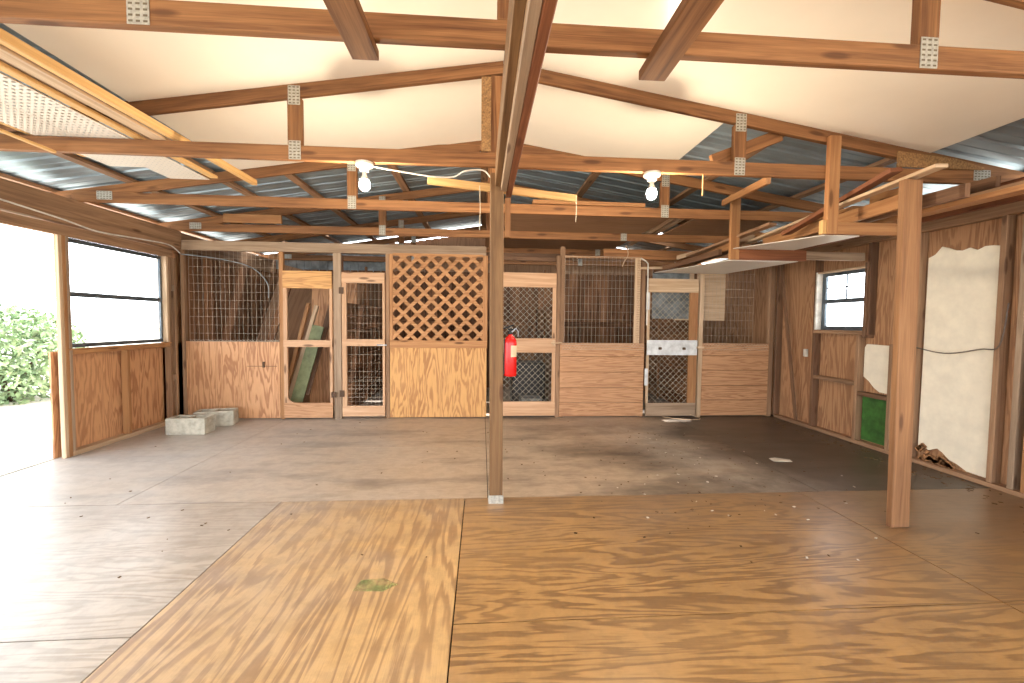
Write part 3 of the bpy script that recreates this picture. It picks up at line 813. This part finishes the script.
board('leaning_sheet', (-2.1, 6.15, .02), (-2.1, 6.3, 1.85), .62, .015, 'ply_w', 'reddish plywood sheet standing behind the leftmost stall door', up=(1, 0, 0))
m = MB(); m.box(.55, .85, 5.9, 6.2, 0, .16)
tag(m.build('bucket_box', 'greym', None, .01), 'small grey box on the floor behind the diamond wire door', 'box')
m = MB(); m.box(.45, .95, 6.3, 6.7, 0, .62)
tag(m.build('dark_crate', 'black', None, .02), 'dark crate inside the stall behind the fire extinguisher', 'crate')

# ------------------------------------------------------------------ loft storage on the left
m = MB()
board('long_board', (-2.045, .2, 2.388), (-1.945, 3.86, 2.395), .045, .04, 'yellow', 'long yellow board lying along the left truss chords, right one of the pair')
board('long_board', (-2.125, .0, 2.37), (-2.045, 3.2, 2.37), .085, .02, 'pale', 'long pale board lying along the left truss chords, left one of the pair', up=(1, 0, 0))
def pegb(x0, x1, y0, y1, z, sk, label):
    m = MB(); m.prism([(x0, y0), (x1, y0), (x1+sk, y1), (x0+sk, y1)], z, z+.004); tag(m.build('pegboard_sheet', 'peg'), label, 'pegboard')
pegb(-2.585, -2.28, .2, 3.70, 2.360, .06, 'white perforated sheet on the left truss chords, beside the wooden strips')
pegb(-2.84, -2.59, .2, 3.45, 2.360, .06, 'white perforated sheet on the left truss chords, lower outer one')
board('long_board', (-2.25, .0, 2.375), (-2.17, 3.68, 2.375), .055, .02, 'yellow', 'thin yellow strip along the right edge of the perforated sheets', up=(1, 0, 0))
board('long_board', (-2.33, .0, 2.372), (-2.26, 3.0, 2.372), .03, .01, 'pale', 'thin pale strip lying on the perforated sheet', up=(1, 0, 0))
board('long_board', (-2.885, .2, 2.375), (-2.82, 3.3, 2.375), .035, .012, 'yellow', 'thin strip along the left edge of the perforated sheets', up=(1, 0, 0))
board('long_board', (-2.75, 1.0, 2.30), (-2.66, 2.905, 2.256), .025, .015, 'yellow', 'narrow strip whose end sticks down below the bulb truss, on the left', up=(1, 0, 0))

# loft plywood on the rear trusses
def loft(x0, x1, y0, y1, mat, label, z=2.36):
    m = MB(); m.box(x0, x1, y0, y1, z, z+.014, 0); tag(m.build('loft_sheet', mat), label, 'plywood sheet')
loft(.2, 2.02, 4.2, 6.6, 'ply_d', 'brown plywood loft sheet over the rear trusses, right of the centre post')
loft(2.30, 3.2, 4.25, 5.85, 'ply_d', 'brown plywood loft sheet over the rear trusses, above the white-railed door')
for i, (a, b) in enumerate((((2.07, 4.4, 2.395), (2.2, 6.3, 2.395)), ((2.19, 4.4, 2.395), (2.26, 5.9, 2.395)))):
    board('loft_board', a, b, .07, .03, 'greyw' if i else 'pale', ['pale narrow board lying between the two loft sheets', 'grey narrow board lying between the two loft sheets'][i], up=(1, 0, 0))
board('loft_board', (.48, T2+TY-.0, 2.38), (1.58, T2+TY-.0, 2.375), .035, .08, 'orange', 'flat board lying on the third truss, right of the centre post')
board('loft_board', (-3.0, 5.25, 2.40), (-2.35, 5.25, 2.40), .10, .03, 'orange', 'short board end on the rear truss at the upper left of the stalls')

# ------------------------------------------------------------------ hanging shelf on the right
hs = empty('hanging_shelf_frame', (2.47, T2, 1.87), 'timber hanger and cross piece of the right loft shelf at the bulb truss', 'shelf frame', 'shelf hangers')
MB().box(2.415, 2.495, T2-.06, T2-.021, 1.868, 2.548).build('hanger', 'orange', hs, .002)
MB().box(2.497, 3.03, T2-.055, T2-.02, 1.87, 1.955).build('cross_piece', 'orange', hs, .002)
MB().box(2.385, 2.414, T2-.055, T2-.02, 1.868, 1.965).build('end_block', 'yellow', hs, .002)
hs = empty('hanging_shelf_frame', (2.47, 4.15, 1.865), 'timber hanger and cross piece of the right loft shelf, further back', 'shelf frame', 'shelf hangers')
MB().box(2.445, 2.535, T2+TY-.06, T2+TY-.021, 1.865, 2.505).build('hanger', 'orange', hs, .002)
MB().box(2.537, 3.24, T2+TY-.055, T2+TY-.02, 1.865, 1.972).build('cross_piece', 'red', hs, .002)
MB().box(3.241, 3.868, T2+TY-.055, T2+TY-.02, 1.88, 1.96).build('cross_piece', 'greyw', hs, .002)
def quad_sheet(name, P, th, mat, label, cat='sheet'):
    m = MB(); i = 0
    m.v = [V(p) for p in P] + [V(p)+V((0, 0, th)) for p in P]
    for q in ((3, 2, 1, 0), (4, 5, 6, 7), (0, 1, 5, 4), (1, 2, 6, 5), (2, 3, 7, 6), (3, 0, 4, 7)):
        m.face(list(q), [(0, 0), (1, 0), (1, 1), (0, 1)])
    return tag(m.build(name, mat), label, cat)
quad_sheet('shelf_sheet', [(2.44, T2-.015, 1.866), (2.70, T2-.015, 1.866), (3.13, 4.17, 1.976), (2.47, 4.17, 1.976)], .006, 'shelfw', 'white sheet forming the nearer part of the right loft shelf')
quad_sheet('shelf_sheet', [(2.43, 4.08, 1.852), (3.14, 4.08, 1.852), (3.12, 5.36, 1.872), (2.20, 5.36, 1.872)], .006, 'shelfw', 'white sheet forming the far part of the right loft shelf, above the stalls')
L = [((2.52, 2.22, 2.112), (2.75, 4.3, 2.07), .07, .02, 'pale', 'pale board on top of the leaning post, sloping back over the shelf', (1, 0, 0)),
     ((2.66, 2.62, 2.235), (2.575, 3.5, 2.0), .10, .03, 'red', 'red-brown board sticking up steeply over the right shelf', (1, 0, .2)),
     ((2.66, 2.50, 2.02), (2.76, 4.05, 2.02), .09, .03, 'orange', 'thick board end beside the leaning post on the right shelf', (0, 0, 1)),
     ((2.78, 2.3, 2.01), (2.88, 4.6, 2.04), .08, .03, 'dark', 'dark board second from the edge on the right shelf', (0, 0, 1)),
     ((2.97, 1.9, 1.985), (3.0, 4.9, 2.01), .11, .03, 'orange', 'flat orange board lying in the middle of the right shelf', (1, 0, 0)),
     ((3.17, 1.5, 2.06), (3.2, 4.9, 2.06), .12, .03, 'weath', 'weathered flat board on the right shelf behind the orange one', (1, 0, 0)),
     ((3.37, .9, 2.11), (3.4, 4.9, 2.11), .13, .03, 'red', 'red flat board on the right shelf near the wall', (1, 0, 0)),
     ((3.58, .6, 2.15), (3.62, 4.6, 2.15), .15, .035, 'red', 'upright red-brown board standing on edge on the right shelf', (0, 0, 1)),
     ((3.74, .6, 2.32), (3.76, 2.75, 2.32), .14, .035, 'orange', 'tall board on edge lying over the right wall plate', (0, 0, 1)),
     ((2.56, 4.2, 2.035), (2.52, 5.5, 1.95), .07, .03, 'orange', 'narrow board at the front edge of the shelf, behind the hanger', (0, 0, 1)),
     ((2.68, 4.2, 2.03), (2.60, 5.7, 1.96), .09, .03, 'weath', 'weathered board lying askew on the far part of the shelf', (1, 0, 0)),
     ((2.46, 4.3, 1.97), (2.30, 5.6, 1.92), .06, .04, 'dark', 'dark board end poking out over the white-railed door', (0, 0, 1)),
     ((2.86, 2.75, 2.12), (3.06, 3.2, 2.20), .10, .04, 'orange', 'short fat offcut tilted on the right shelf just behind the nearer hanger', (0, 0, 1)),
     ((3.16, 2.45, 2.12), (3.25, 3.05, 2.16), .07, .03, 'dark', 'short dark offcut lying across the boards on the right shelf', (0, .2, 1)),
     ((2.72, 4.15, 2.10), (2.47, 5.3, 2.06), .05, .03, 'pale', 'thin pale stick on top of the far pile on the right shelf', (0, 0, 1)),
     ((2.60, 3.7, 2.13), (2.42, 4.9, 2.02), .08, .025, 'weath', 'thin weathered board hanging over the shelf edge near the further hanger', (1, 0, 0)),
     ((2.86, 3.1, 2.12), (2.80, 5.2, 2.11), .10, .03, 'orange', 'board on top of the pile over the far part of the shelf', (1, 0, 0))]
for a, b, w, t, mt, lb, up in L: board('shelf_board', a, b, w, t, mt, lb, up=up, group='boards stored on the right shelf')
board('diagonal_strut', (2.02, 2.94, 2.25), (2.33, 4.05, 2.40), .055, .03, 'orange', 'slim strut slanting from the bulb truss back to the further hanger', up=(0, 0, 1))

# leaning post on the right
e = empty('leaning_post', (2.53, 2.37, 0), 'wide brown plank post leaning slightly at the right', 'post')
MB().plank((2.545, 2.385, .002), (2.515, 2.385, 2.085), .118, .038, up=(1, 0, 0)).build('plank', 'redpost', e, .003)

# ------------------------------------------------------------------ fire extinguisher on the centre post
c = (.192, 2.865, .86)
e = empty('fire_extinguisher', c, 'red fire extinguisher hung on the right side of the centre post', 'fire extinguisher')
MB().lathe([(.028, 0), (.040, .004), (.044, .014), (.044, .225), (.041, .245), (.030, .265), (.016, .276), (.014, .284)], c, 28).build('cylinder', 'redp', e, smooth=True)
m = MB().lathe([(.016, .284), (.018, .288), (.018, .305), (.010, .312)], c, 16); m.obox((c[0]+.012, c[1], c[2]+.318), (V((1, 0, 0)), V((0, 1, 0)), V((0, 0, 1))), (.06, .02, .010))
m.obox((c[0]-.012, c[1], c[2]+.335), (V((.94, 0, .34)), V((0, 1, 0)), V((-.34, 0, .94))), (.075, .018, .008)); m.build('valve', 'black', e, .001)
m = MB(); m.tube([(c[0]+.01, c[1]-.012, c[2]+.30), (c[0]+.035, c[1]-.03, c[2]+.325), (c[0]+.052, c[1]-.02, c[2]+.30), (c[0]+.05, c[1]-.015, c[2]+.27)], .005, 8); m.build('hose_nozzle', 'steel', child(e, 'valve'), smooth=True)
m = MB(); n = 8; b = len(m.v)
for k in range(n+1):
    t = math.radians(-88+70*k/n); 
    for z in (.135, .21): m.v.append(V((c[0]+.0450*math.cos(t), c[1]+.0450*math.sin(t), c[2]+z)))
for k in range(n): m.face([2*k, 2*k+2, 2*k+3, 2*k+1], [(0, 0), (1, 0), (1, 1), (0, 1)])
m.build('paper_label', 'label', child(e, 'cylinder'))
MB().box(.1475, .153, 2.845, 2.885, .88, 1.12).build('wall_bracket', 'black', e)
m = MB(); m.tube([(.30, YF-.03, .84), (.302, YF-.032, .74)], .006); tag(m.build('door_hook', 'whitep'), 'tiny white hook on the stall door beside the fire extinguisher', 'hook')

# ------------------------------------------------------------------ concrete blocks
def block(x, y, rz, label):
    L_, W_, H_ = .395, .20, .175
    e = empty('concrete_block', (x, y, 0), label, 'concrete block', 'concrete blocks in the left corner')
    m = MB(); w = .032
    m.box(-L_/2, L_/2, -W_/2, -W_/2+w, 0, H_); m.box(-L_/2, L_/2, W_/2-w, W_/2, 0, H_)
    for a in (-L_/2, -w/2, L_/2-w): m.box(a, a+w, -W_/2+w, W_/2-w, 0, H_)
    o = m.build('block_shell', 'concrete', None, .006, base=False)
    o.parent = e; e.rotation_euler.z = rz
block(-3.12, 4.79, math.radians(1), 'nearer concrete block on the floor in the left corner')
block(-3.06, 5.13, math.radians(14), 'farther concrete block, turned behind the nearer one')

# ------------------------------------------------------------------ litter
rd = random.Random(11); m = MB(); m2 = MB()
def fleck(mm, x, y, s):
    a = rd.uniform(0, 3.14); mm.obox((x, y, .002), (V((math.cos(a), math.sin(a), 0)), V((-math.sin(a), math.cos(a), 0)), V((0, 0, 1))), (s, s*rd.uniform(.3, .8), .003))
for _ in range(90): fleck(m, rd.uniform(-3.4, 3.6), rd.uniform(2.0, 5.2), rd.uniform(.006, .018))
for _ in range(110): fleck(m, rd.gauss(1.75, .5), rd.uniform(2.4, 4.6), rd.uniform(.006, .02))
for _ in range(36): fleck(m2, rd.gauss(1.85, .5), rd.uniform(2.0, 4.6), rd.uniform(.006, .02))
for _ in range(160): fleck(m, rd.uniform(3.55, 3.84), rd.uniform(2.2, 5.2), rd.uniform(.01, .03))
tag(m.build('floor_litter', 'dirt', base=False), 'brown crumbs, leaves and grit scattered over the floor', 'litter', kind='stuff')
tag(m2.build('paint_flakes', 'flake', base=False), 'pale flakes scattered on the right part of the floor', 'litter', kind='stuff')
m = MB(); m.prism([(2.62, 3.60), (2.78, 3.58), (2.80, 3.64), (2.70, 3.70), (2.63, 3.68)], .0005, .003); tag(m.build('paper_scrap', 'flake'), 'white paper scrap on the dark floor right of the middle', 'paper')
k = NT('green_stain'); k.base(lin((136, 158, 96))); k.rough(.6); 
k.t.links.new(k.math('MULTIPLY', k.ramp(k.noise(k.coords('Object'), 12, 4, .6), [(.35, 0.), (.7, 1.)]), .5), k.b.inputs['Alpha']); M['gstain'] = k.m
m = MB(); m.prism([(-.58, 1.93), (-.44, 1.92), (-.38, 1.97), (-.46, 2.02), (-.56, 2.01)], .0004, .0008); tag(m.build('green_paint_stain', 'gstain'), 'small green paint stain on the middle floor sheet', 'stain', kind='stuff')
cable("cord", [(2.35, YF-.05, .012), (2.55, YF-.18, .008), (2.75, YF-.2, .008), (2.82, YF-.1, .008), (2.72, YF-.04, .04)], .005, 'pale', 'thin pale cord curling on the floor before the white-railed door')

# ------------------------------------------------------------------ light, camera, view
w = bpy.data.worlds.new('sky'); S.world = w; w.use_nodes = True
bg = w.node_tree.nodes['Background']; bg.inputs[0].default_value = (.90, .95, 1, 1); bg.inputs[1].default_value = SKY
sl = bpy.data.lights.new('sun', 'SUN'); sl.energy = SUN; sl.angle = math.radians(1); sl.color = (1, .96, .9)
so = bpy.data.objects.new('sun', sl); COL.objects.link(so)
sd = V((-.10, -.48, -1)).normalized(); so.rotation_euler = sd.to_track_quat('-Z', 'Y').to_euler()

yaw, pit, roll = (math.radians(a) for a in (4.06, 2.67, .561))
fwd = V((math.sin(yaw)*math.cos(pit), math.cos(yaw)*math.cos(pit), -math.sin(pit)))
r0 = V((math.cos(yaw), -math.sin(yaw), 0)); u0 = r0.cross(fwd)
rt = r0*math.cos(roll) + u0*math.sin(roll); up = -r0*math.sin(roll) + u0*math.cos(roll)
cam = bpy.data.cameras.new('camera'); co = bpy.data.objects.new('camera', cam); COL.objects.link(co)
cam.sensor_width = 36; cam.lens = 427/1024*36; cam.clip_start = .02
mat = Matrix((rt, up, -fwd)).transposed().to_4x4(); mat.translation = V((0, 0, 1.23)); co.matrix_world = mat
S.camera = co
S.view_settings.view_transform = 'Standard'; S.view_settings.look = 'None'
S.view_settings.gamma = 1; S.view_settings.use_curve_mapping = False
S.view_settings.exposure = -.06
S.cycles.max_bounces = 10; S.cycles.diffuse_bounces = 6; S.cycles.transparent_max_bounces = 12
S.cycles.sample_clamp_indirect = 8
